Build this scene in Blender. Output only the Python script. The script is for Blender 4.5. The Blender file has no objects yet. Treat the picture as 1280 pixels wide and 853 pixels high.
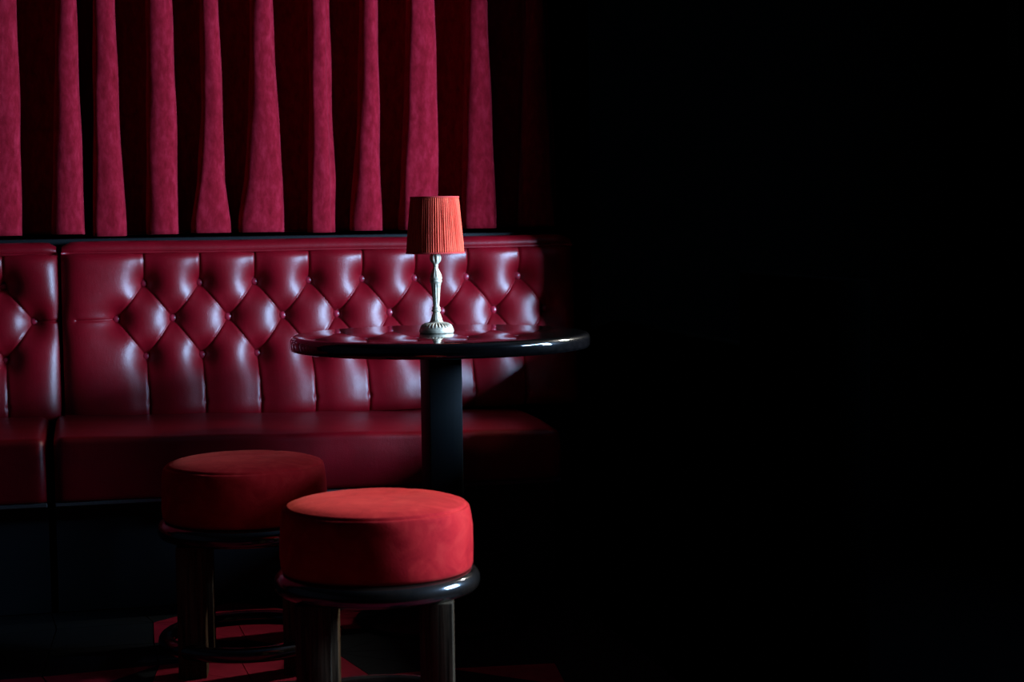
import bpy, bmesh, math, random
import numpy as np
from mathutils import Vector, Matrix

S = bpy.context.scene
C = S.collection
random.seed(7)
rng = np.random.default_rng(11)
R = math.radians
PI = math.pi

# ------------------------------------------------------------------ camera
def make_camera():
    a, p, r = R(13.49), R(3.98), R(-0.76)
    fw = Vector((math.sin(a)*math.cos(p), math.cos(a)*math.cos(p), -math.sin(p)))
    rt = Vector((math.cos(a), -math.sin(a), 0))
    up = rt.cross(fw)
    rr = rt*math.cos(r) + up*math.sin(r)
    uu = -rt*math.sin(r) + up*math.cos(r)
    cam = bpy.data.cameras.new('camera')
    cam.sensor_width = 36.0
    cam.lens = 36.0*2190/1280
    cam.clip_start = 0.05
    cam.dof.use_dof = True
    cam.dof.focus_distance = 4.62
    cam.dof.aperture_fstop = 4.5
    o = bpy.data.objects.new('camera', cam)
    M = Matrix(((rr.x, uu.x, -fw.x, 0), (rr.y, uu.y, -fw.y, 0), (rr.z, uu.z, -fw.z, 1.07), (0, 0, 0, 1)))
    o.matrix_world = M
    C.objects.link(o)
    S.camera = o
make_camera()

# ------------------------------------------------------------------ world, daylight, exposure
w = bpy.data.worlds.new('world'); S.world = w
w.use_nodes = True
w.node_tree.nodes['Background'].inputs[0].default_value = (0.55, 0.72, 1.0, 1)
w.node_tree.nodes['Background'].inputs[1].default_value = 0.3

# daylight through the two windows of the right-hand wall (out of frame)
WALL_R = 2.95
WINDOWS = [(2.74, 3.98, 0.92, 1.66), (4.92, 5.13, 1.50, 2.12)]      # y0, y1, z0, z1
def area(name, y0, y1, z0, z1, x, col, power):
    L = bpy.data.lights.new(name, 'AREA')
    L.shape = 'RECTANGLE'; L.size = z1-z0; L.size_y = y1-y0
    L.energy = power; L.color = col
    o = bpy.data.objects.new(name, L)
    o.location = (x, (y0+y1)/2, (z0+z1)/2)
    o.rotation_euler = (0, R(90), 0)          # emits towards -X
    C.objects.link(o)
    return o
area('daylight', *WINDOWS[0], WALL_R+0.13, (0.36, 0.62, 1.0), 500)
area('daylight', *WINDOWS[1], WALL_R+0.13, (1.0, 0.96, 0.86), 300)

S.view_settings.view_transform = 'Standard'
S.view_settings.look = 'None'
S.view_settings.gamma = 1.0
S.view_settings.use_curve_mapping = False
S.view_settings.exposure = 0.2

# ------------------------------------------------------------------ helpers
def mesh_obj(name, verts, faces, m, parent=None, smooth=True, sharp=35):
    me = bpy.data.meshes.new(name)
    me.from_pydata([tuple(v) for v in verts], [], [tuple(f) for f in faces])
    me.update()
    if smooth:
        me.polygons.foreach_set('use_smooth', [True]*len(me.polygons))
        if sharp: me.set_sharp_from_angle(angle=R(sharp))
    me.materials.append(m)
    o = bpy.data.objects.new(name, me)
    C.objects.link(o)
    if parent is not None: o.parent = parent
    return o

def bm_obj(name, bm, m, parent=None, smooth=True, sharp=35):
    me = bpy.data.meshes.new(name)
    bmesh.ops.recalc_face_normals(bm, faces=bm.faces)
    bm.to_mesh(me); bm.free()
    if smooth:
        me.polygons.foreach_set('use_smooth', [True]*len(me.polygons))
        if sharp: me.set_sharp_from_angle(angle=R(sharp))
    me.materials.append(m)
    o = bpy.data.objects.new(name, me)
    C.objects.link(o)
    if parent is not None: o.parent = parent
    return o

def box_bm(x0, x1, y0, y1, z0, z1, bev=0.0, seg=2, rot=0.0):
    bm = bmesh.new()
    vs = [bm.verts.new((x, y, z)) for x in (x0, x1) for y in (y0, y1) for z in (z0, z1)]
    for f in ((0,1,3,2),(4,6,7,5),(0,4,5,1),(2,3,7,6),(0,2,6,4),(1,5,7,3)):
        bm.faces.new([vs[i] for i in f])
    bmesh.ops.recalc_face_normals(bm, faces=bm.faces)
    if bev > 0:
        bmesh.ops.bevel(bm, geom=list(bm.edges), offset=bev, segments=seg, profile=0.5, affect='EDGES')
    if rot:
        bmesh.ops.rotate(bm, verts=bm.verts, cent=(0,0,0), matrix=Matrix.Rotation(rot, 3, 'Z'))
    return bm

def lathe(name, prof, m, parent=None, n=64, mod=None, sharp=35, cap=True):
    """prof: list of (r, z); mod(theta, k, r, z) -> (r, z)"""
    verts, faces = [], []
    k = len(prof)
    for i in range(n):
        t = 2*PI*i/n
        for j, (r, z) in enumerate(prof):
            if mod: r, z = mod(t, j, r, z)
            verts.append((r*math.cos(t), r*math.sin(t), z))
    for i in range(n):
        i2 = (i+1) % n
        for j in range(k-1):
            faces.append((i*k+j, i2*k+j, i2*k+j+1, i*k+j+1))
    if cap:
        faces.append([i*k for i in range(n)][::-1])
        faces.append([i*k+k-1 for i in range(n)])
    return mesh_obj(name, verts, faces, m, parent, True, sharp)

def torus(name, rad, tube, z, m, parent=None, n=96, k=16, sy=1.0):
    verts, faces = [], []
    for i in range(n):
        t = 2*PI*i/n
        for j in range(k):
            p = 2*PI*j/k
            rr = rad + tube*math.cos(p)
            verts.append((rr*math.cos(t), rr*math.sin(t), z + tube*sy*math.sin(p)))
    for i in range(n):
        for j in range(k):
            a, b = i*k+j, ((i+1) % n)*k+j
            c, d = ((i+1) % n)*k+(j+1) % k, i*k+(j+1) % k
            faces.append((a, b, c, d))
    return mesh_obj(name, verts, faces, m, parent, True, None)

def thing(name, label, cat, loc=(0,0,0), rotz=0.0, group=None):
    o = bpy.data.objects.new(name, None)
    o.empty_display_size = 0.1
    C.objects.link(o)
    o.location = loc; o.rotation_euler = (0, 0, rotz)
    o['label'] = label; o['category'] = cat
    if group: o['group'] = group
    return o

def struct(o):
    o['kind'] = 'structure'
    return o

# ------------------------------------------------------------------ materials
def mat(name, col, rough=0.5, spec=0.5, metal=0.0, sheen=0.0, sheen_tint=None, coat=0.0, coat_rough=0.1, coat_ior=1.5):
    m = bpy.data.materials.new(name); m.use_nodes = True
    b = m.node_tree.nodes['Principled BSDF']
    b.inputs['Base Color'].default_value = (*col, 1)
    b.inputs['Roughness'].default_value = rough
    b.inputs['Specular IOR Level'].default_value = spec
    b.inputs['Metallic'].default_value = metal
    if sheen:
        b.inputs['Sheen Weight'].default_value = sheen
        b.inputs['Sheen Roughness'].default_value = 0.4
        if sheen_tint: b.inputs['Sheen Tint'].default_value = (*sheen_tint, 1)
    if coat:
        b.inputs['Coat Weight'].default_value = coat
        b.inputs['Coat Roughness'].default_value = coat_rough
        b.inputs['Coat IOR'].default_value = coat_ior
    return m

def nd(m, t, **kw):
    n = m.node_tree.nodes.new(t)
    for k, v in kw.items(): setattr(n, k, v)
    return n
def lk(m, a, b): m.node_tree.links.new(a, b)

def coords(m, scale=(1,1,1), rot=(0,0,0)):
    tc = nd(m, 'ShaderNodeTexCoord'); mp = nd(m, 'ShaderNodeMapping')
    mp.inputs['Scale'].default_value = scale
    mp.inputs['Rotation'].default_value = rot
    lk(m, tc.outputs['Object'], mp.inputs['Vector'])
    return mp.outputs['Vector']

def noise(m, vec, scale, detail=4, rough=0.55, dist=0.0):
    n = nd(m, 'ShaderNodeTexNoise')
    n.inputs['Scale'].default_value = scale
    n.inputs['Detail'].default_value = detail
    n.inputs['Roughness'].default_value = rough
    n.inputs['Distortion'].default_value = dist
    lk(m, vec, n.inputs['Vector'])
    return n.outputs['Fac']

def ramp(m, fac, stops):
    r = nd(m, 'ShaderNodeValToRGB')
    e = r.color_ramp.elements
    e[0].position, e[0].color = stops[0][0], (*stops[0][1], 1)
    e[1].position, e[1].color = stops[-1][0], (*stops[-1][1], 1)
    for p, c in stops[1:-1]:
        x = e.new(p); x.color = (*c, 1)
    lk(m, fac, r.inputs['Fac'])
    return r.outputs['Color']

def bump(m, fac, strength, dist):
    b = nd(m, 'ShaderNodeBump')
    b.inputs['Strength'].default_value = strength
    b.inputs['Distance'].default_value = dist
    lk(m, fac, b.inputs['Height'])
    pb = m.node_tree.nodes['Principled BSDF']
    old = [l for l in m.node_tree.links if l.to_node == pb and l.to_socket.name == 'Normal']
    if old: lk(m, old[0].from_socket, b.inputs['Normal'])
    lk(m, b.outputs['Normal'], pb.inputs['Normal'])

def base(m, colout): lk(m, colout, m.node_tree.nodes['Principled BSDF'].inputs['Base Color'])
def inp(m, name): return m.node_tree.nodes['Principled BSDF'].inputs[name]

# oxblood leather
M_leather = mat('leather', (0.2, 0.006, 0.016), 0.4, 0.5)
v = coords(M_leather)
base(M_leather, ramp(M_leather, noise(M_leather, v, 9, 5), [(0.3, (0.17, 0.0003, 0.004)), (0.7, (0.24, 0.0006, 0.007))]))
vr = nd(M_leather, 'ShaderNodeTexVoronoi'); vr.inputs['Scale'].default_value = 420
lk(M_leather, v, vr.inputs['Vector'])
bump(M_leather, vr.outputs['Distance'], 0.22, 0.0012)
bump(M_leather, noise(M_leather, coords(M_leather, (70, 70, 22)), 1.0, 4), 0.10, 0.003)
rr_ = nd(M_leather, 'ShaderNodeMapRange')
rr_.inputs['To Min'].default_value = 0.34; rr_.inputs['To Max'].default_value = 0.42
lk(M_leather, noise(M_leather, v, 30, 5), rr_.inputs['Value'])
lk(M_leather, rr_.outputs['Result'], inp(M_leather, 'Roughness'))

M_button = mat('button_leather', (0.36, 0.012, 0.032), 0.36, 0.7)

# crimson curtain velvet
M_curtain = mat('curtain_velvet', (0.3, 0.005, 0.04), 0.9, 0.1, sheen=0.3, sheen_tint=(1.0, 0.25, 0.3))
v = coords(M_curtain, (1, 1, 0.45))
n1 = noise(M_curtain, v, 48, 9, 0.72, 0.25)
base(M_curtain, ramp(M_curtain, n1, [(0.30, (0.15, 0.001, 0.005)), (0.5, (0.26, 0.0045, 0.014)), (0.70, (0.39, 0.013, 0.031))]))
bump(M_curtain, noise(M_curtain, v, 160, 4), 0.25, 0.002)

# scarlet stool velvet
M_velvet = mat('stool_velvet', (0.5, 0.012, 0.015), 0.85, 0.05, sheen=0.18, sheen_tint=(1.0, 0.14, 0.08))
v = coords(M_velvet)
n1 = noise(M_velvet, v, 13, 6, 0.6, 1.6)
base(M_velvet, ramp(M_velvet, n1, [(0.3, (0.34, 0.004, 0.008)), (0.5, (0.45, 0.010, 0.012)), (0.72, (0.56, 0.024, 0.020))]))
bump(M_velvet, noise(M_velvet, v, 220, 3), 0.2, 0.0015)

# dark stained timber
def wood(name, c0, c1, rough, scale=(30, 30, 2.0), coat=0.0, bstr=0.25, coat_rough=0.12, coat_ior=1.75):
    m = mat(name, c0, rough, 0.04, coat=coat, coat_rough=coat_rough, coat_ior=coat_ior)
    v = coords(m, scale)
    n = noise(m, v, 2.2, 8, 0.65, 0.8)
    base(m, ramp(m, n, [(0.35, c0), (0.65, c1)]))
    bump(m, n, bstr, 0.002)
    return m
M_leg = wood('stool_leg_wood', (0.015, 0.010, 0.006), (0.10, 0.06, 0.033), 0.6, (55, 55, 2.0), bstr=0.4)
M_ring = wood('polished_wood_ring', (0.005, 0.003, 0.002), (0.014, 0.007, 0.004), 0.5, (8, 8, 8), coat=1.0, bstr=0.0, coat_rough=0.12)
M_table = wood('black_table_lacquer', (0.0012, 0.001, 0.001), (0.004, 0.003, 0.003), 0.3, (2, 34, 34), coat=1.0, bstr=0.0, coat_rough=0.05, coat_ior=1.6)
M_post = mat('black_post_paint', (0.002, 0.003, 0.0034), 0.5, 0.08)
v = coords(M_post, (40, 40, 2)); bump(M_post, noise(M_post, v, 2, 5), 0.1, 0.002)

# lamp
M_silver = mat('antique_silver', (0.55, 0.50, 0.44), 0.5, 0.5, metal=0.35)
v = coords(M_silver)
base(M_silver, ramp(M_silver, noise(M_silver, v, 90, 4), [(0.35, (0.40, 0.32, 0.22)), (0.65, (0.68, 0.56, 0.40))]))
M_shade = mat('shade_fabric', (0.72, 0.055, 0.035), 0.85, 0.15, sheen=0.15, sheen_tint=(1, .5, .4))
v = coords(M_shade, (1, 1, 0.15))
base(M_shade, ramp(M_shade, noise(M_shade, v, 120, 4), [(0.3, (0.54, 0.036, 0.018)), (0.7, (0.76, 0.095, 0.044))]))
M_trim = mat('shade_trim', (0.5, 0.035, 0.03), 0.8, 0.2)

# room
def paint(name, col, rough=0.8):
    m = mat(name, col, rough, 0.12)
    v = coords(m); bump(m, noise(m, v, 60, 4), 0.15, 0.002)
    return m
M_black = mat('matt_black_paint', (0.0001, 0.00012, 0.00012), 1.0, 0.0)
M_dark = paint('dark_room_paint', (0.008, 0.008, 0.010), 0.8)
M_ledge = mat('ledge_paint', (0.005, 0.006, 0.0065), 0.6, 0.12)
M_plinth = mat('plinth_paint', (0.006, 0.010, 0.013), 0.55, 0.3)
M_kick = mat('dull_metal_strip', (0.10, 0.10, 0.10), 0.45, 0.4, metal=0.4)
M_frame = mat('window_frame_paint', (0.03, 0.03, 0.03), 0.5)
M_cement = mat('dark_joint', (0.0001, 0.0001, 0.00012), 1.0, 0.0)
def tile_mat(name, c0, c1, rough):
    m = mat(name, c0, rough, 0.12)
    v = coords(m)
    base(m, ramp(m, noise(m, v, 14, 7, 0.7), [(0.3, c0), (0.7, c1)]))
    bump(m, noise(m, v, 50, 5), 0.15, 0.003)
    return m
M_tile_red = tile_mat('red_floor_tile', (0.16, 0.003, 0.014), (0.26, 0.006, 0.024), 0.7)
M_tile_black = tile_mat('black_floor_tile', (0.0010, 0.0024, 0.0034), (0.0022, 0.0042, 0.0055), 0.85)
M_glass = bpy.data.materials.new('window_glass'); M_glass.use_nodes = True
nt = M_glass.node_tree; nt.nodes.clear()
o_ = nt.nodes.new('ShaderNodeOutputMaterial'); mx = nt.nodes.new('ShaderNodeMixShader')
tr = nt.nodes.new('ShaderNodeBsdfTransparent'); gl = nt.nodes.new('ShaderNodeBsdfGlossy')
gl.inputs['Roughness'].default_value = 0.03; mx.inputs[0].default_value = 0.05
nt.links.new(tr.outputs[0], mx.inputs[1]); nt.links.new(gl.outputs[0], mx.inputs[2]); nt.links.new(mx.outputs[0], o_.inputs[0])

# ------------------------------------------------------------------ the room
def wall(name, x0, x1, y0, y1, z0, z1, m):
    return struct(bm_obj(name, box_bm(x0, x1, y0, y1, z0, z1), m, None, False))
ZC = 2.75
PX, PY = 1.50, 5.20            # corner of the black pier that ends the booth
T_ = 0.12
floor = wall('floor', -3.2, WALL_R+T_, -1.5, 6.1, -0.12, -0.006, M_cement)
wall('ceiling', -3.2, WALL_R+T_, -1.5, 6.1, ZC, ZC+0.1, M_dark)
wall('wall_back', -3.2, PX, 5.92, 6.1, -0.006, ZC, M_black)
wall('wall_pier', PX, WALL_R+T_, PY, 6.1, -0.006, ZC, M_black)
wall('wall_left', -3.35, -3.2, -1.5, 6.1, -0.006, ZC, M_dark)
wall('wall_front', -3.2, WALL_R+T_, -1.65, -1.5, -0.006, ZC, M_dark)
# low black divider, added to shade the seat, floor and farther stool
bm = box_bm(1.56, 1.62, 4.06, PY, -0.006, 0.75, .005, 2)
struct(bm_obj('light_blocker_low', bm, M_black, None, True))
struct(bm_obj('light_blocker_screen', box_bm(2.78, 2.82, 4.965, PY, -0.006, 2.0), M_black, None, True))  # added black screen, keeps the second window's light off the bench seat
struct(bm_obj('light_blocker_post', box_bm(1.55, 1.63, 3.48, 4.06, -0.006, 0.93, .005, 2), M_black, None, True))  # taller added block, holds window light back from the farther stool
def add_box(bm, x0, x1, y0, y1, z0, z1):
    vs = [bm.verts.new((x, y, z)) for x in (x0, x1) for y in (y0, y1) for z in (z0, z1)]
    for f in ((0,1,3,2),(4,6,7,5),(0,4,5,1),(2,3,7,6),(0,2,6,4),(1,5,7,3)):
        bm.faces.new([vs[i] for i in f])
X0, X1 = WALL_R, WALL_R+T_
bm = bmesh.new()
ycur = -1.5
for (y0, y1, z0, z1) in WINDOWS:
    add_box(bm, X0, X1, ycur, y0, -0.006, ZC)
    add_box(bm, X0, X1, y0, y1, -0.006, z0)
    add_box(bm, X0, X1, y0, y1, z1, ZC)
    ycur = y1
add_box(bm, X0, X1, ycur, PY, -0.006, ZC)
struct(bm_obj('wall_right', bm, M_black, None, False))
# windows: frame with mullions, and the panes
fw_ = 0.045
for q, (y0, y1, z0, z1) in enumerate(WINDOWS):
    npane = 2 if q == 0 else 1
    bm = bmesh.new()
    add_box(bm, X0+.03, X0+.09, y0, y1, z0, z0+fw_)
    add_box(bm, X0+.03, X0+.09, y0, y1, z1-fw_, z1)
    for i in range(npane+1):
        y = y0 + (y1-y0)*i/npane
        add_box(bm, X0+.03, X0+.09, max(y0, y-fw_/2), min(y1, y+fw_/2), z0+fw_, z1-fw_)
    win = struct(bm_obj('window_%d' % (q+1), bm, M_frame, None, False))
    for i in range(npane):
        ya = y0 + (y1-y0)*i/npane + fw_/2
        yb = y0 + (y1-y0)*(i+1)/npane - fw_/2
        bm_obj('pane', box_bm(X0+.056, X0+.064, ya, yb, z0+fw_, z1-fw_), M_glass, win, False)
# dark ledge between the bench back and the curtain
struct(bm_obj('trim_1', box_bm(-3.2, PX, 5.475, 5.92, 0.985, 1.028, 0.004, 2), M_ledge))

# floor tiles: red and black triangles
gx = np.arange(-0.82, 1.45, 0.235); gy = np.arange(2.94, 4.96, 0.223)
gy[-1] = 4.945
GX, GY = np.meshgrid(gx, gy, indexing='ij')
JXY = rng.uniform(-.03, .03, GX.shape + (2,))
GX = GX + JXY[..., 0]; GY = GY + JXY[..., 1]
GY[:, -1] = 4.945; GX[0] = gx[0]; GX[-1] = gx[-1]
def tile(tri, m):
    c = Vector((sum(p[0] for p in tri)/3, sum(p[1] for p in tri)/3))
    q = [Vector(p) + (c-Vector(p)).normalized()*0.0025 for p in tri]
    vs = [(p.x, p.y, -0.006) for p in q] + [(p.x, p.y, 0.0) for p in q]
    mesh_obj('tile', vs, [(2,1,0), (3,4,5), (0,1,4,3), (1,2,5,4), (2,0,3,5)], m, floor, False)
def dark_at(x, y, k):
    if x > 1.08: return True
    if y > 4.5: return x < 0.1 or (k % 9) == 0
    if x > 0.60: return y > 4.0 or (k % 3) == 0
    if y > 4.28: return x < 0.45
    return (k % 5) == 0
k = 0
for i in range(GX.shape[0]-1):
    for j in range(GX.shape[1]-1):
        a, b, c, d = [(GX[u, w_], GY[u, w_]) for u, w_ in ((i, j), (i+1, j), (i+1, j+1), (i, j+1))]
        tris = ((a, b, c), (a, c, d)) if (i+j) % 2 == 0 else ((a, b, d), (b, c, d))
        for t in tris:
            k += 1
            cx, cy = sum(p[0] for p in t)/3, sum(p[1] for p in t)/3
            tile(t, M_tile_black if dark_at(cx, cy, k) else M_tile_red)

# ------------------------------------------------------------------ buttoned leather benches
PITCH = 0.1663
RAKE = 0.12
ZT, ZB = 0.985, 0.485
Z1, Z2, Z3 = 0.891, 0.785, 0.671
def seg_dist(X, Z, p, q):
    px, pz = p; qx, qz = q
    dx, dz = qx-px, qz-pz
    t = np.clip(((X-px)*dx + (Z-pz)*dz)/(dx*dx+dz*dz), 0, 1)
    return np.hypot(X-px-t*dx, Z-pz-t*dz)

def backrest_height(X, Z, btn, segs, x0, x1):
    pit = np.zeros(X.shape)
    for b in btn:
        d = np.sqrt((X-b[0])**2 + ((Z-b[1])*0.95)**2 + 0.004**2)
        pit += np.exp(-d/0.042)
    K = 1/0.005
    accV = np.full(X.shape, 1e-30); accD = np.full(X.shape, 1e-30)
    for p, q in segs:
        d = seg_dist(X, Z, p, q)
        if abs(p[0]-q[0]) < 0.01 or abs(p[1]-q[1]) < 0.01: accV += np.exp(-K*d)
        else: accD += np.exp(-K*d)
    dV = np.maximum(0, -np.log(accV)/K); dD = np.maximum(0, -np.log(accD)/K)
    h = -0.056*pit
    h += 0.0075*(1-np.exp(-dV/0.0034)) + 0.011*(1-np.exp(-(dV/0.042)**2))
    h += 0.0068*(1-np.exp(-dD/0.0034)) + 0.003*(1-np.exp(-(dD/0.030)**2))
    h += 0.036
    # rounded borders
    de = np.minimum(X-x0, x1-X)
    h -= 0.034*np.exp(-de/0.024)
    h -= 0.022*np.exp(-(ZT-Z)/0.012)
    h -= 0.024*np.exp(-(Z-ZB)/0.020)
    return h

def make_bench(name, label, x0, x1, r1, r2, r3, hseams, sx0, sx1, ztop0, ztop1):
    t = thing(name, label, 'bench', ((x0+x1)/2, 5.2, 0))
    off = Vector((-(x0+x1)/2, -5.2, 0))
    def sh(vs): return [(v[0]+off.x, v[1]+off.y, v[2]) for v in vs]
    btn = [(x, Z1) for x in r1] + [(x, Z2) for x in r2] + [(x, Z3) for x in r3]
    segs = []
    for x in r1: segs.append(((x, Z1), (x-0.001, ZT)))
    for x in r3: segs.append(((x, Z3), (x+0.004, ZB+.05))); segs.append(((x+.004, ZB+.05), (x+0.003, ZB)))
    for x in r2:
        for y in r1:
            if abs(abs(x-y)-PITCH/2) < 0.02: segs.append(((x, Z2), (y, Z1)))
        for y in r3:
            if abs(abs(x-y)-PITCH/2) < 0.02: segs.append(((x, Z2), (y, Z3)))
    for (xa, xb) in hseams: segs.append(((xa, Z2), (xb, Z2)))
    nx = int((x1-x0)/0.0023); nz = int((ZT-ZB)/0.0023)
    xs = np.linspace(x0, x1, nx); zs = np.linspace(ZB, ZT, nz)
    X, Z = np.meshgrid(xs, zs, indexing='ij')
    H = backrest_height(X, Z, btn, segs, x0, x1)
    # a little unevenness from use
    for _ in range(10):
        kx, kz, ph = rng.uniform(-18, 18), rng.uniform(-18, 18), rng.uniform(0, 6.28)
        H += 0.0005*np.sin(kx*X + kz*Z + ph)
    Y = 5.400 + RAKE*(Z-Z2) - H
    verts = np.stack([X+off.x, Y+off.y, Z], -1).reshape(-1, 3)
    idx = np.arange(nx*nz).reshape(nx, nz)
    a, b, c, d = idx[:-1, :-1], idx[1:, :-1], idx[1:, 1:], idx[:-1, 1:]
    faces = np.stack([a, b, c, d], -1).reshape(-1, 4).tolist()
    # back of the upholstered panel, and its sides
    nb = len(verts)
    back = []
    for (x, z) in ((x0, ZB), (x1, ZB), (x1, ZT), (x0, ZT)):
        back.append((x+off.x, 5.468+off.y, z))
    allv = verts.tolist() + back
    faces.append([nb, nb+3, nb+2, nb+1])
    faces.append(idx[:, 0].tolist()[::-1] + [nb, nb+1])
    faces.append(idx[:, -1].tolist() + [nb+2, nb+3])
    faces.append(idx[0, :].tolist() + [nb+3, nb])
    faces.append(idx[-1, :].tolist()[::-1] + [nb+1, nb+2])
    br = mesh_obj('backrest', allv, faces, M_leather, t, True, 60)
    # buttons
    bp = [(0.0120, -0.010), (0.0130, 0.0), (0.0123, 0.0038), (0.0096, 0.0070), (0.0056, 0.0090), (0.0016, 0.0098)]
    first = None
    for (x, z) in btn:
        i0 = int(round((x-x0)/(x1-x0)*(nx-1))); j0 = int(round((z-ZB)/(ZT-ZB)*(nz-1)))
        dd = Y[max(0, i0-3):i0+4, max(0, j0-3):j0+4].mean() - 0.0005
        if first is None:
            first = lathe('button', bp, M_button, br, 18, None, None)
            o = first
        else:
            o = first.copy(); C.objects.link(o); o.parent = br
        o.location = (x+off.x, dd+off.y, z)
        o.rotation_euler = (R(90)-RAKE, 0, 0)
    # boxed top edge rolled over the back, and the piping below it
    prof = [(5.392, ZT), (5.3865, ZT+.008), (5.388, ZT+.018), (5.396, ZT+.028), (5.41, ZT+.0335), (5.445, ZT+.0345), (5.462, ZT+.030), (5.467, ZT+.015), (5.467, ZT)]
    n = 60; verts = []; faces = []
    for i in range(n+1):
        u = i/n
        x = x0+.004 + (x1-x0-.008)*u
        de = min(x-x0, x1-x)
        f = 1-0.55*math.exp(-de/0.012)
        for (y, z) in prof:
            verts.append((x, 5.44+(y-5.44)*(0.6+.4*f), ZT+(z-ZT)*f + 0.0012*math.sin(9*x+1)))
    kk = len(prof)
    for i in range(n):
        for j in range(kk-1):
            faces.append((i*kk+j, i*kk+j+1, (i+1)*kk+j+1, (i+1)*kk+j))
    faces.append(list(range(kk))[::-1]); faces.append([n*kk+j for j in range(kk)])
    mesh_obj('top_roll', sh(verts), faces, M_leather, br, True, 60)
    # piping tube
    verts = []; faces = []; k8 = 8
    for i in range(n+1):
        x = x0+.003 + (x1-x0-.006)*i/n
        for j in range(k8):
            p = 2*PI*j/k8
            verts.append((x, 5.389 + .004*math.cos(p), ZT + 0.001*math.sin(9*x+1) + .0042*math.sin(p)))
    for i in range(n):
        for j in range(k8):
            faces.append((i*k8+j, i*k8+(j+1) % k8, (i+1)*k8+(j+1) % k8, (i+1)*k8+j))
    faces.append(list(range(k8))); faces.append([n*k8+j for j in range(k8)][::-1])
    mesh_obj('piping', sh(verts), faces, M_leather, br, True, None)
    # seat cushion: cross-section swept along x with a worn, slightly sloping top
    def zt(x): return ztop0 + (ztop1-ztop0)*min(1, max(0, (x-sx0)/max(.01, sx1-sx0)))
    yf, yb_ = 4.865, 5.465
    zbot = 0.318
    prof = []
    rad = 0.022
    prof.append((yb_, 0.0, 0)); prof.append((yf+.012, 0.0, 0)); prof.append((yf+.003, 0.004, 0)); prof.append((yf, 0.014, 0))
    for q in range(1, 6): prof.append((yf-0.006*math.sin(PI*q/6), 0.014, q/6))
    for q in range(0, 7):
        a_ = PI/2*q/6
        prof.append((yf+rad-rad*math.cos(a_), -rad+rad*math.sin(a_), 1))
    for q in range(1, 9):
        u = q/8
        prof.append((yf+rad+(yb_-yf-rad)*u, 0.010*math.sin(PI*u)**.8*(1-u*.6) + 0.010*u, 1))
    verts = []; faces = []
    xs2 = []
    nseg = int((sx1-sx0)/0.02)
    edge = [0, .001, .004, .010, .018, .028]
    xs2 = [sx0+e for e in edge] + [sx0+.028+(sx1-sx0-.056)*i/nseg for i in range(1, nseg)] + [sx1-e for e in edge[::-1]]
    for x in xs2:
        de = min(x-sx0, sx1-x)
        pin = 0.024*(1-math.sqrt(max(0, 1-(1-min(1, de/.028))**2)))
        for (y, dz, g) in prof:
            top = zt(x) - pin*.9
            lo, hi = zbot+0.014, top-rad
            if g == 0: z = zbot+dz
            elif g < 1: z = lo+(hi-lo)*g
            else: z = top+dz
            yy = y + (pin if y < 5.1 else 0)*1.0
            verts.append((x, yy + 0.0015*math.sin(23*x)*(y < 4.9), z + 0.0012*math.sin(17*x+2)*(g == 1)))
    kk = len(prof)
    for i in range(len(xs2)-1):
        for j in range(kk-1):
            faces.append((i*kk+j, i*kk+j+1, (i+1)*kk+j+1, (i+1)*kk+j))
        faces.append((i*kk+kk-1, i*kk, (i+1)*kk, (i+1)*kk+kk-1))
    faces.append(list(range(kk))[::-1]); faces.append([(len(xs2)-1)*kk+j for j in range(kk)])
    mesh_obj('seat', sh(verts), faces, M_leather, t, True, 50)
    # plinth and the thin metal strip above it
    bm = box_bm(sx0, sx1, 4.955, 5.46, 0.0, 0.306); bmesh.ops.translate(bm, verts=bm.verts, vec=off)
    bm_obj('plinth', bm, M_plinth, t, False)
    bm = box_bm(sx0, sx1, 4.875, 5.46, 0.306, 0.318, .002, 1); bmesh.ops.translate(bm, verts=bm.verts, vec=off)
    bm_obj('metal_strip', bm, M_kick, t, True)
    bm = box_bm(x0+.01, x1-.01, 5.42, 5.466, 0.318, ZB); bmesh.ops.translate(bm, verts=bm.verts, vec=off)
    bm_obj('back_board', bm, M_plinth, t, False)
    return t

BX = -0.090
make_bench('leather_bench', 'long oxblood buttoned leather bench behind the round table', BX+.004, PX-.004,
           [0.156+PITCH*i for i in range(8)], [0.072+PITCH*i for i in range(9)], [0.157+PITCH*i for i in range(8)],
           [(BX+.045, 0.072)], -0.112, 1.312, 0.497, 0.463)
make_bench('leather_bench', 'buttoned leather bench section cut off by the left edge, beyond the dark gap', BX-1.25, BX-.004,
           [-0.252-PITCH*i for i in range(6)], [-0.168-PITCH*i for i in range(6)], [-0.250-PITCH*i for i in range(6)],
           [(-0.168, BX-.004)], BX-1.25, -0.132, 0.497, 0.497)

# ------------------------------------------------------------------ curtain
ZK = [1.036, 1.163, 1.388, 1.759]
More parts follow.
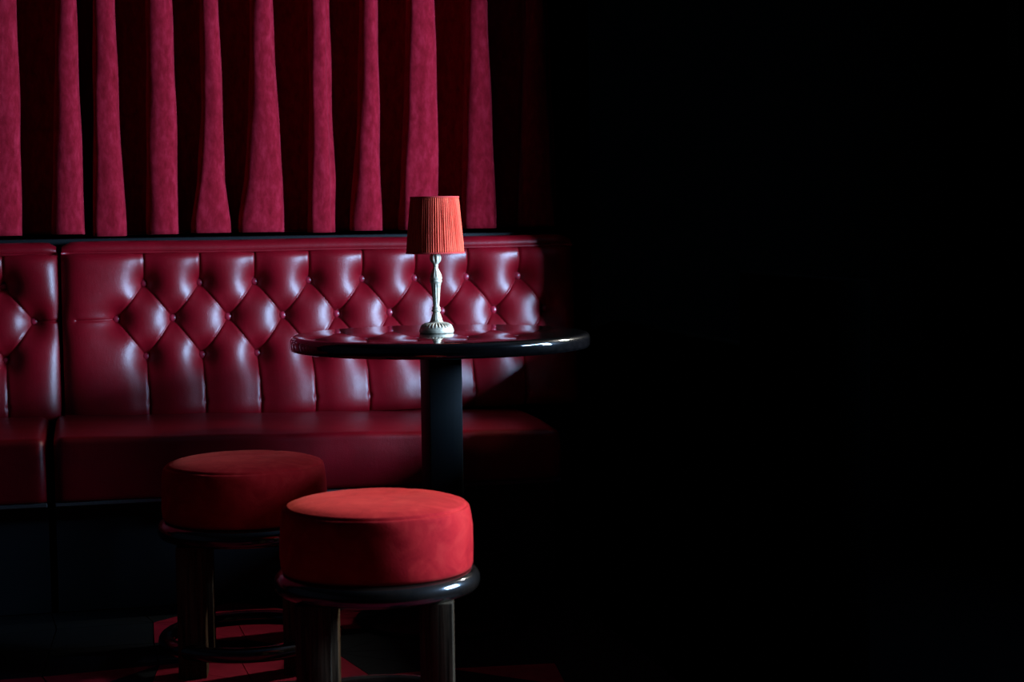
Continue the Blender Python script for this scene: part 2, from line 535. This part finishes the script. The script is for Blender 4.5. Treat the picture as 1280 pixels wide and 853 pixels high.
# per fold: left and right edge of its front, from the hem upwards, and the height of its hem
FOLDS = [
 ([(-0.319,-0.2035),(-0.308,-0.202),(-0.301,-0.1975),(-0.285,-0.1987)], 1.040, 0.2),
 ([(-0.1054,-0.0206),(-0.0993,-0.0193),(-0.088,-0.0223),(-0.0725,-0.0246)], 1.042, 0.3),
 ([(0.015,0.1067),(0.0209,0.0994),(0.0272,0.0936),(0.0353,0.0896)], 1.034, 0.3),
 ([(0.1774,0.2619),(0.1808,0.2652),(0.1867,0.2661),(0.1942,0.2612)], 1.038, 0.2),
 ([(0.313,0.4255),(0.3356,0.4089),(0.3534,0.4094),(0.3565,0.4026)], 1.040, 0.1),
 ([(0.460,0.5864),(0.4802,0.5867),(0.5002,0.5768),(0.5125,0.5654)], 1.040, 0.5),
 ([(0.6764,0.7419),(0.6816,0.7445),(0.6889,0.7391),(0.6918,0.7367)], 1.036, 1.3),
 ([(0.8103,0.8995),(0.823,0.8968),(0.8426,0.8985),(0.8549,0.8979)], 1.040, 0.3),
 ([(0.9688,1.0827),(0.9763,1.0848),(0.9906,1.086),(1.0064,1.0819)], 1.040, 0.2),
 ([(1.174,1.2739),(1.1786,1.2692),(1.1873,1.2633),(1.2009,1.252)], 1.042, 0.2),
 ([(1.364,1.4655),(1.3711,1.4591),(1.382,1.4512),(1.4002,1.4373)], 1.044, 0.1),
]
pre = []
x = -0.36
for i in range(9):                                    # folds beyond the left edge of the picture
    wd = 0.07+0.03*random.random()
    R_ = x-0.07-0.03*random.random(); L_ = R_-wd
    pre.append(([(L_-.012, R_+.008), (L_-.006, R_+.004), (L_, R_), (L_+.008, R_-.004)], 1.04, 0.3)); x = L_
FOLDS = pre[::-1] + FOLDS
def catmull(P, n):
    P = np.array(P, float)
    out = []
    for i in range(1, len(P)-2):
        p0, p1, p2, p3 = P[i-1], P[i], P[i+1], P[i+2]
        for t in np.linspace(0, 1, n, endpoint=False):
            out.append(0.5*((2*p1)+(-p0+p2)*t+(2*p0-5*p1+4*p2-p3)*t*t+(-p0+3*p1-3*p2+p3)*t**3))
    out.append(P[-2])
    return np.array(out)
def fold_row(z):
    pts = []
    prevR = None
    nF = len(FOLDS)
    for i, (ed, hem, soft) in enumerate(FOLDS):
        L = np.interp(z, ZK, [e[0] for e in ed]); Rr = np.interp(z, ZK, [e[1] for e in ed])
        if z > ZK[-1]:
            mid = (L+Rr)/2; s = 1-0.10*min(1, (z-ZK[-1])/0.6); L = mid+(L-mid)*s; Rr = mid+(Rr-mid)*s
        w_ = Rr-L
        if prevR is None: prevR = L-0.08
        g = L-prevR
        d = 0.24
        yw = 0.006*math.sin(3.1*i+2.0*z)
        pts += [(prevR+.40*g, d), (L+.018, d*.80), (L+.014, .120), (L+.004, .074), (L-.002, .044), (L+.012*w_, .022), (L+.09*w_, .0090+yw*.3), (L+.30*w_, .0020), (L+.60*w_, .0),
                (L+.85*w_, .0048), (Rr-.002, .0125+.006*soft), (Rr+.000+.010*soft, .034), (Rr-.018+.016*soft, .075), (Rr-.030+.016*soft, .17)]
        prevR = Rr
    pts += [(prevR+.025, .24), (prevR+.04, .10)]
    return pts
zs = np.concatenate([np.linspace(1.0, 1.18, 14), np.linspace(1.20, 1.80, 22), np.linspace(1.85, 2.72, 12)])
rows = []
for z in zs:
    c = catmull([fold_row(z)[0]] + fold_row(z) + [fold_row(z)[-1]], 5)
    rows.append(c)
ncol = len(rows[0])
# hem height along the row
hem_c = np.zeros(ncol)
for q in range(ncol):
    fi = min(len(FOLDS)-1, q//70)
    hem_c[q] = FOLDS[fi][1]
hem_c = np.convolve(np.pad(hem_c, 20, mode='edge'), np.ones(41)/41, 'valid')
V = []
for r_i, z in enumerate(zs):
    u = (z-zs[0])/(zs[-1]-zs[0])
    for q in range(ncol):
        zz = hem_c[q] + (2.72-hem_c[q])*u
        xx, yy = rows[r_i][q]
        V.append((xx + .0012*math.sin(19*zz+q*.31), 5.500+yy + .0018*math.sin(13*zz+q*.11), zz))
Fc = []
for r_i in range(len(zs)-1):
    for q in range(ncol-1):
        a = r_i*ncol+q
        Fc.append((a, a+1, a+ncol+1, a+ncol))
cur = mesh_obj('velvet_curtain', V, Fc, M_curtain, None, True, None)
sm = cur.modifiers.new('thickness', 'SOLIDIFY'); sm.thickness = 0.003; sm.offset = 1
cur['label'] = 'crimson velvet curtain hanging in deep folds above the leather benches'
cur['category'] = 'curtain'

# ------------------------------------------------------------------ round table
tb = thing('round_table', 'round black lacquered table with a square post, lamp standing on it', 'table', (0.900, 4.567, 0))
zt_, th, rd = 0.770, 0.040, 0.398
prof = [(0.05, zt_-th), (rd-.010, zt_-th), (rd-.004, zt_-th+.0015), (rd-.001, zt_-th+.006), (rd, zt_-th+.010), (rd, zt_-.016), (rd-.0003, zt_-.0135), (rd-.0014, zt_-.0095), (rd-.0036, zt_-.0055), (rd-.007, zt_-.0026), (rd-.0115, zt_-.0008), (rd-.017, zt_), (0.05, zt_)]
lathe('tabletop', prof, M_table, tb, 160, None, 40)
bm = box_bm(-.0455, .0455, -.0455, .0455, 0.03, zt_-th-.012, .004, 2, R(5))
bm_obj('post', bm, M_post, tb)
lathe('top_plate', [(0.01, zt_-th-.012), (0.14, zt_-th-.012), (0.145, zt_-th-.008), (0.145, zt_-th), (0.01, zt_-th)], M_post, tb, 48)
lathe('foot_plate', [(0.01, 0.0), (0.235, 0.0), (0.240, 0.004), (0.236, 0.012), (0.2, 0.020), (0.07, 0.030), (0.01, 0.030)], M_post, tb, 72)

# ------------------------------------------------------------------ table lamp
lp = thing('table_lamp', 'small silver candlestick lamp with a pleated coral red shade on the round table', 'lamp', (0.892, 4.578, zt_))
def flute(n, amp, z0, z1):
    def f(t, j, r, z):
        if z0 < z < z1:
            e = min(1, (z-z0)/.006, (z1-z)/.006)
            r = r*(1 - amp*e*(0.5+0.5*math.cos(n*t)))
        return r, z
    return f
prof = [(0.002, 0), (0.0435, 0), (0.0455, 0.002), (0.0462, 0.006), (0.0455, 0.0105), (0.0435, 0.0135), (0.0435, 0.0155), (0.0405, 0.0185), (0.0385, 0.0215), (0.037, 0.0225), (0.030, 0.0262), (0.0215, 0.0285), (0.0178, 0.0305), (0.0172, 0.033), (0.002, 0.033)]
def beads(t, j, r, z):
    if 0.0180 < z < 0.0265: r = r*(1+0.025*math.cos(28*t)); z = z+0.0009*math.cos(28*t)
    return r, z
lathe('lamp_base', prof, M_silver, lp, 112, beads, 30)
prof = [(0.002, 0.033), (0.0168, 0.033), (0.0150, 0.037), (0.0135, 0.042), (0.0118, 0.048), (0.0095, 0.0535), (0.0088, 0.056), (0.0118, 0.0575), (0.0128, 0.0600), (0.0118, 0.0625), (0.0095, 0.0640), (0.0112, 0.0660), (0.0112, 0.0685), (0.0088, 0.0705),
        (0.0082, 0.0735), (0.0088, 0.080), (0.0096, 0.090), (0.0107, 0.104), (0.0118, 0.118), (0.0130, 0.127), (0.0140, 0.131), (0.0140, 0.133), (0.0152, 0.1345), (0.0166, 0.1375), (0.0158, 0.1405), (0.0150, 0.1425), (0.0170, 0.1440), (0.0172, 0.1470), (0.0160, 0.1500),
        (0.0150, 0.1545), (0.0122, 0.1610), (0.0092, 0.1675), (0.0066, 0.1730), (0.0058, 0.1755), (0.0072, 0.1775), (0.0072, 0.1800), (0.0062, 0.1815), (0.0085, 0.1850), (0.0118, 0.1890), (0.0140, 0.1935), (0.0148, 0.1990), (0.0142, 0.2050), (0.0128, 0.2090), (0.0110, 0.2110), (0.0110, 0.2300), (0.002, 0.2300)]
def stem_mod(t, j, r, z):
    if 0.073 < z < 0.132:
        e = min(1, (z-.073)/.006, (.132-z)/.006); r *= 1-0.13*e*abs(math.cos(6*t))
    elif 0.1505 < z < 0.168: r *= 1+0.05*math.cos(12*t)
    elif 0.186 < z < 0.207: r *= 1+0.09*math.cos(8*t+z*60)
    elif 0.036 < z < 0.052: r *= 1+0.03*math.cos(16*t)
    return r, z
lathe('stem', prof, M_silver, lp, 96, stem_mod, None)
# pleated shade: gathered cloth over a tapered drum
Zs0, Zs1, Rs0, Rs1 = 0.2125, 0.361, 0.0765, 0.0635
npl = 76; nth = npl*6; nz = 14
pa = rng.uniform(0.5, 1.3, npl*2); ps = rng.uniform(-.25, .25, npl*2); sl = np.cumsum(rng.uniform(-.4, .4, npl*2))*0.05
verts = []; faces = []
for i in range(nth):
    t = 2*PI*i/nth
    kq = int(npl*i/nth)
    for j in range(nz+1):
        u = j/nz
        ph = npl*t + 1.3*math.sin(3*t+2.2*u) + ps[kq]*3*math.sin(PI*u)
        amp = 0.0017*pa[kq]*(0.55+0.45*math.sin(PI*min(1, max(0, u*1.0))))
        r = Rs0+(Rs1-Rs0)*u + amp*math.cos(ph)
        verts.append((r*math.cos(t), r*math.sin(t), Zs0+(Zs1-Zs0)*u))
for i in range(nth):
    for j in range(nz):
        a, b = i*(nz+1)+j, ((i+1) % nth)*(nz+1)+j
        faces.append((a, b, b+1, a+1))
shd = mesh_obj('lamp_shade', verts, faces, M_shade, lp, True, None)
smod = shd.modifiers.new('thickness', 'SOLIDIFY'); smod.thickness = 0.0015; smod.offset = -1
def band(name, r0, r1, z0, z1, par):
    pr_ = [(r0+.0012, z0), (r0+.0022, z0+.001), (r1+.0022, z1-.001), (r1+.0012, z1), (r1-.002, z1), (r0-.002, z0)]
    n = 96; k = len(pr_); vs = []; fs = []
    for i in range(n):
        t = 2*PI*i/n
        for (r, z) in pr_: vs.append((r*math.cos(t), r*math.sin(t), z))
    for i in range(n):
        for j in range(k):
            fs.append((i*k+j, ((i+1) % n)*k+j, ((i+1) % n)*k+(j+1) % k, i*k+(j+1) % k))
    return mesh_obj(name, vs, fs, M_trim, par, True, 35)
band('shade_hem', Rs0, Rs0-.0003, Zs0-.0012, Zs0+.0032, shd)
band('shade_rim', Rs1, Rs1-.0003, Zs1-.0022, Zs1+.0016, shd)
# wire spider that carries the shade, and the bulb inside it
bm = bmesh.new()
for q in range(3):
    a = 2*PI*q/3
    bmesh.ops.create_cone(bm, cap_ends=True, segments=8, radius1=.0014, radius2=.0014, depth=Rs0-.012,
        matrix=Matrix.Rotation(a, 4, 'Z') @ Matrix.Translation(((Rs0+.010)/2, 0, Zs0+.006)) @ Matrix.Rotation(R(90), 4, 'Y'))
bm_obj('shade_carrier', bm, M_silver, lp)
M_bulb = mat('bulb_glass', (0.7, 0.68, 0.62), 0.15, 0.5)
lathe('bulb', [(0.002, 0.2302), (0.0085, 0.2305), (0.0095, 0.236), (0.0155, 0.250), (0.018, 0.264), (0.016, 0.278), (0.009, 0.288), (0.002, 0.291)], M_bulb, lp, 32, None, None)

# ------------------------------------------------------------------ stools
def make_stool(label, x, y, rot, seed):
    t = thing('velvet_stool', label, 'stool', (x, y, 0), 0, 'round velvet stools')
    rg = random.Random(seed)
    # drum cushion: side band, seam, crowned top panel with creases
    prof = [(0.004, 0.3555), (0.185, 0.3555), (0.1945, 0.3580), (0.1975, 0.3650), (0.1990, 0.385), (0.1992, 0.410), (0.1980, 0.440), (0.1965, 0.462), (0.1945, 0.474), (0.1925, 0.4810), (0.1900, 0.4850),
            (0.1872, 0.4836), (0.1862, 0.4860), (0.1846, 0.4900), (0.1805, 0.4912), (0.172, 0.4946), (0.158, 0.4980), (0.140, 0.5010), (0.120, 0.5032), (0.10, 0.5046), (0.08, 0.5054), (0.06, 0.5058), (0.04, 0.506), (0.02, 0.506), (0.004, 0.506)]
    def mod(tt, j, r, z):
        if j >= 15:
            px, py = r*math.cos(tt), r*math.sin(tt)
            dz = 0
            for (cx, cy, ang, wd, dp) in creases:
                s = (px-cx)*math.cos(ang)+(py-cy)*math.sin(ang)
                q = -(px-cx)*math.sin(ang)+(py-cy)*math.cos(ang)
                if s > 0: dz -= dp*math.exp(-(q/wd)**2)*min(1, s/.03)*math.exp(-s/.12)
            dz -= 0.003*math.exp(-((px-.06)**2+(py-.03)**2)/.0022)
            z += dz
        elif 2 < j < 10:
            r += 0.0012*math.sin(5*tt+seed)+0.0007*math.sin(11*tt+2*z*40)
        return r, z
    creases = [(0.06+rg.uniform(-.01, .01), 0.03, a, .008, .0036) for a in (0.3, 1.3, 2.2, 3.3, 4.4, 5.4)]
    cu = lathe('cushion', prof, M_velvet, t, 128, mod, None)
    # bullnose wooden ring under the cushion
    rp = [(0.10, 0.3125), (0.196, 0.3125), (0.2045, 0.3150), (0.2100, 0.3210), (0.2125, 0.3300), (0.2115, 0.3400), (0.2075, 0.3480), (0.2010, 0.3535), (0.194, 0.3555), (0.10, 0.3555)]
    lathe('wooden_ring', rp, M_ring, t, 128, None, 40)
    for i in range(4):
        a = rot + PI/4 + i*PI/2
        bm = box_bm(-.033, .033, -.033, .033, 0.0, 0.3125, .0025, 2)
        bmesh.ops.translate(bm, verts=bm.verts, vec=(.123*(1 if i in (0, 3) else -1), .123*(1 if i < 2 else -1), 0))
        bmesh.ops.rotate(bm, verts=bm.verts, cent=(0, 0, 0), matrix=Matrix.Rotation(rot, 3, 'Z'))
        bm_obj('leg', bm, M_leg, t)
    torus('foot_ring', 0.198, 0.0185, 0.062, M_ring, t)
    return t
make_stool('nearer red velvet stool with its top brightly lit', 0.557, 3.541, R(-12), 1)
make_stool('farther dim red velvet stool, partly hidden behind the brighter one', 0.350, 4.262, R(-8), 5)
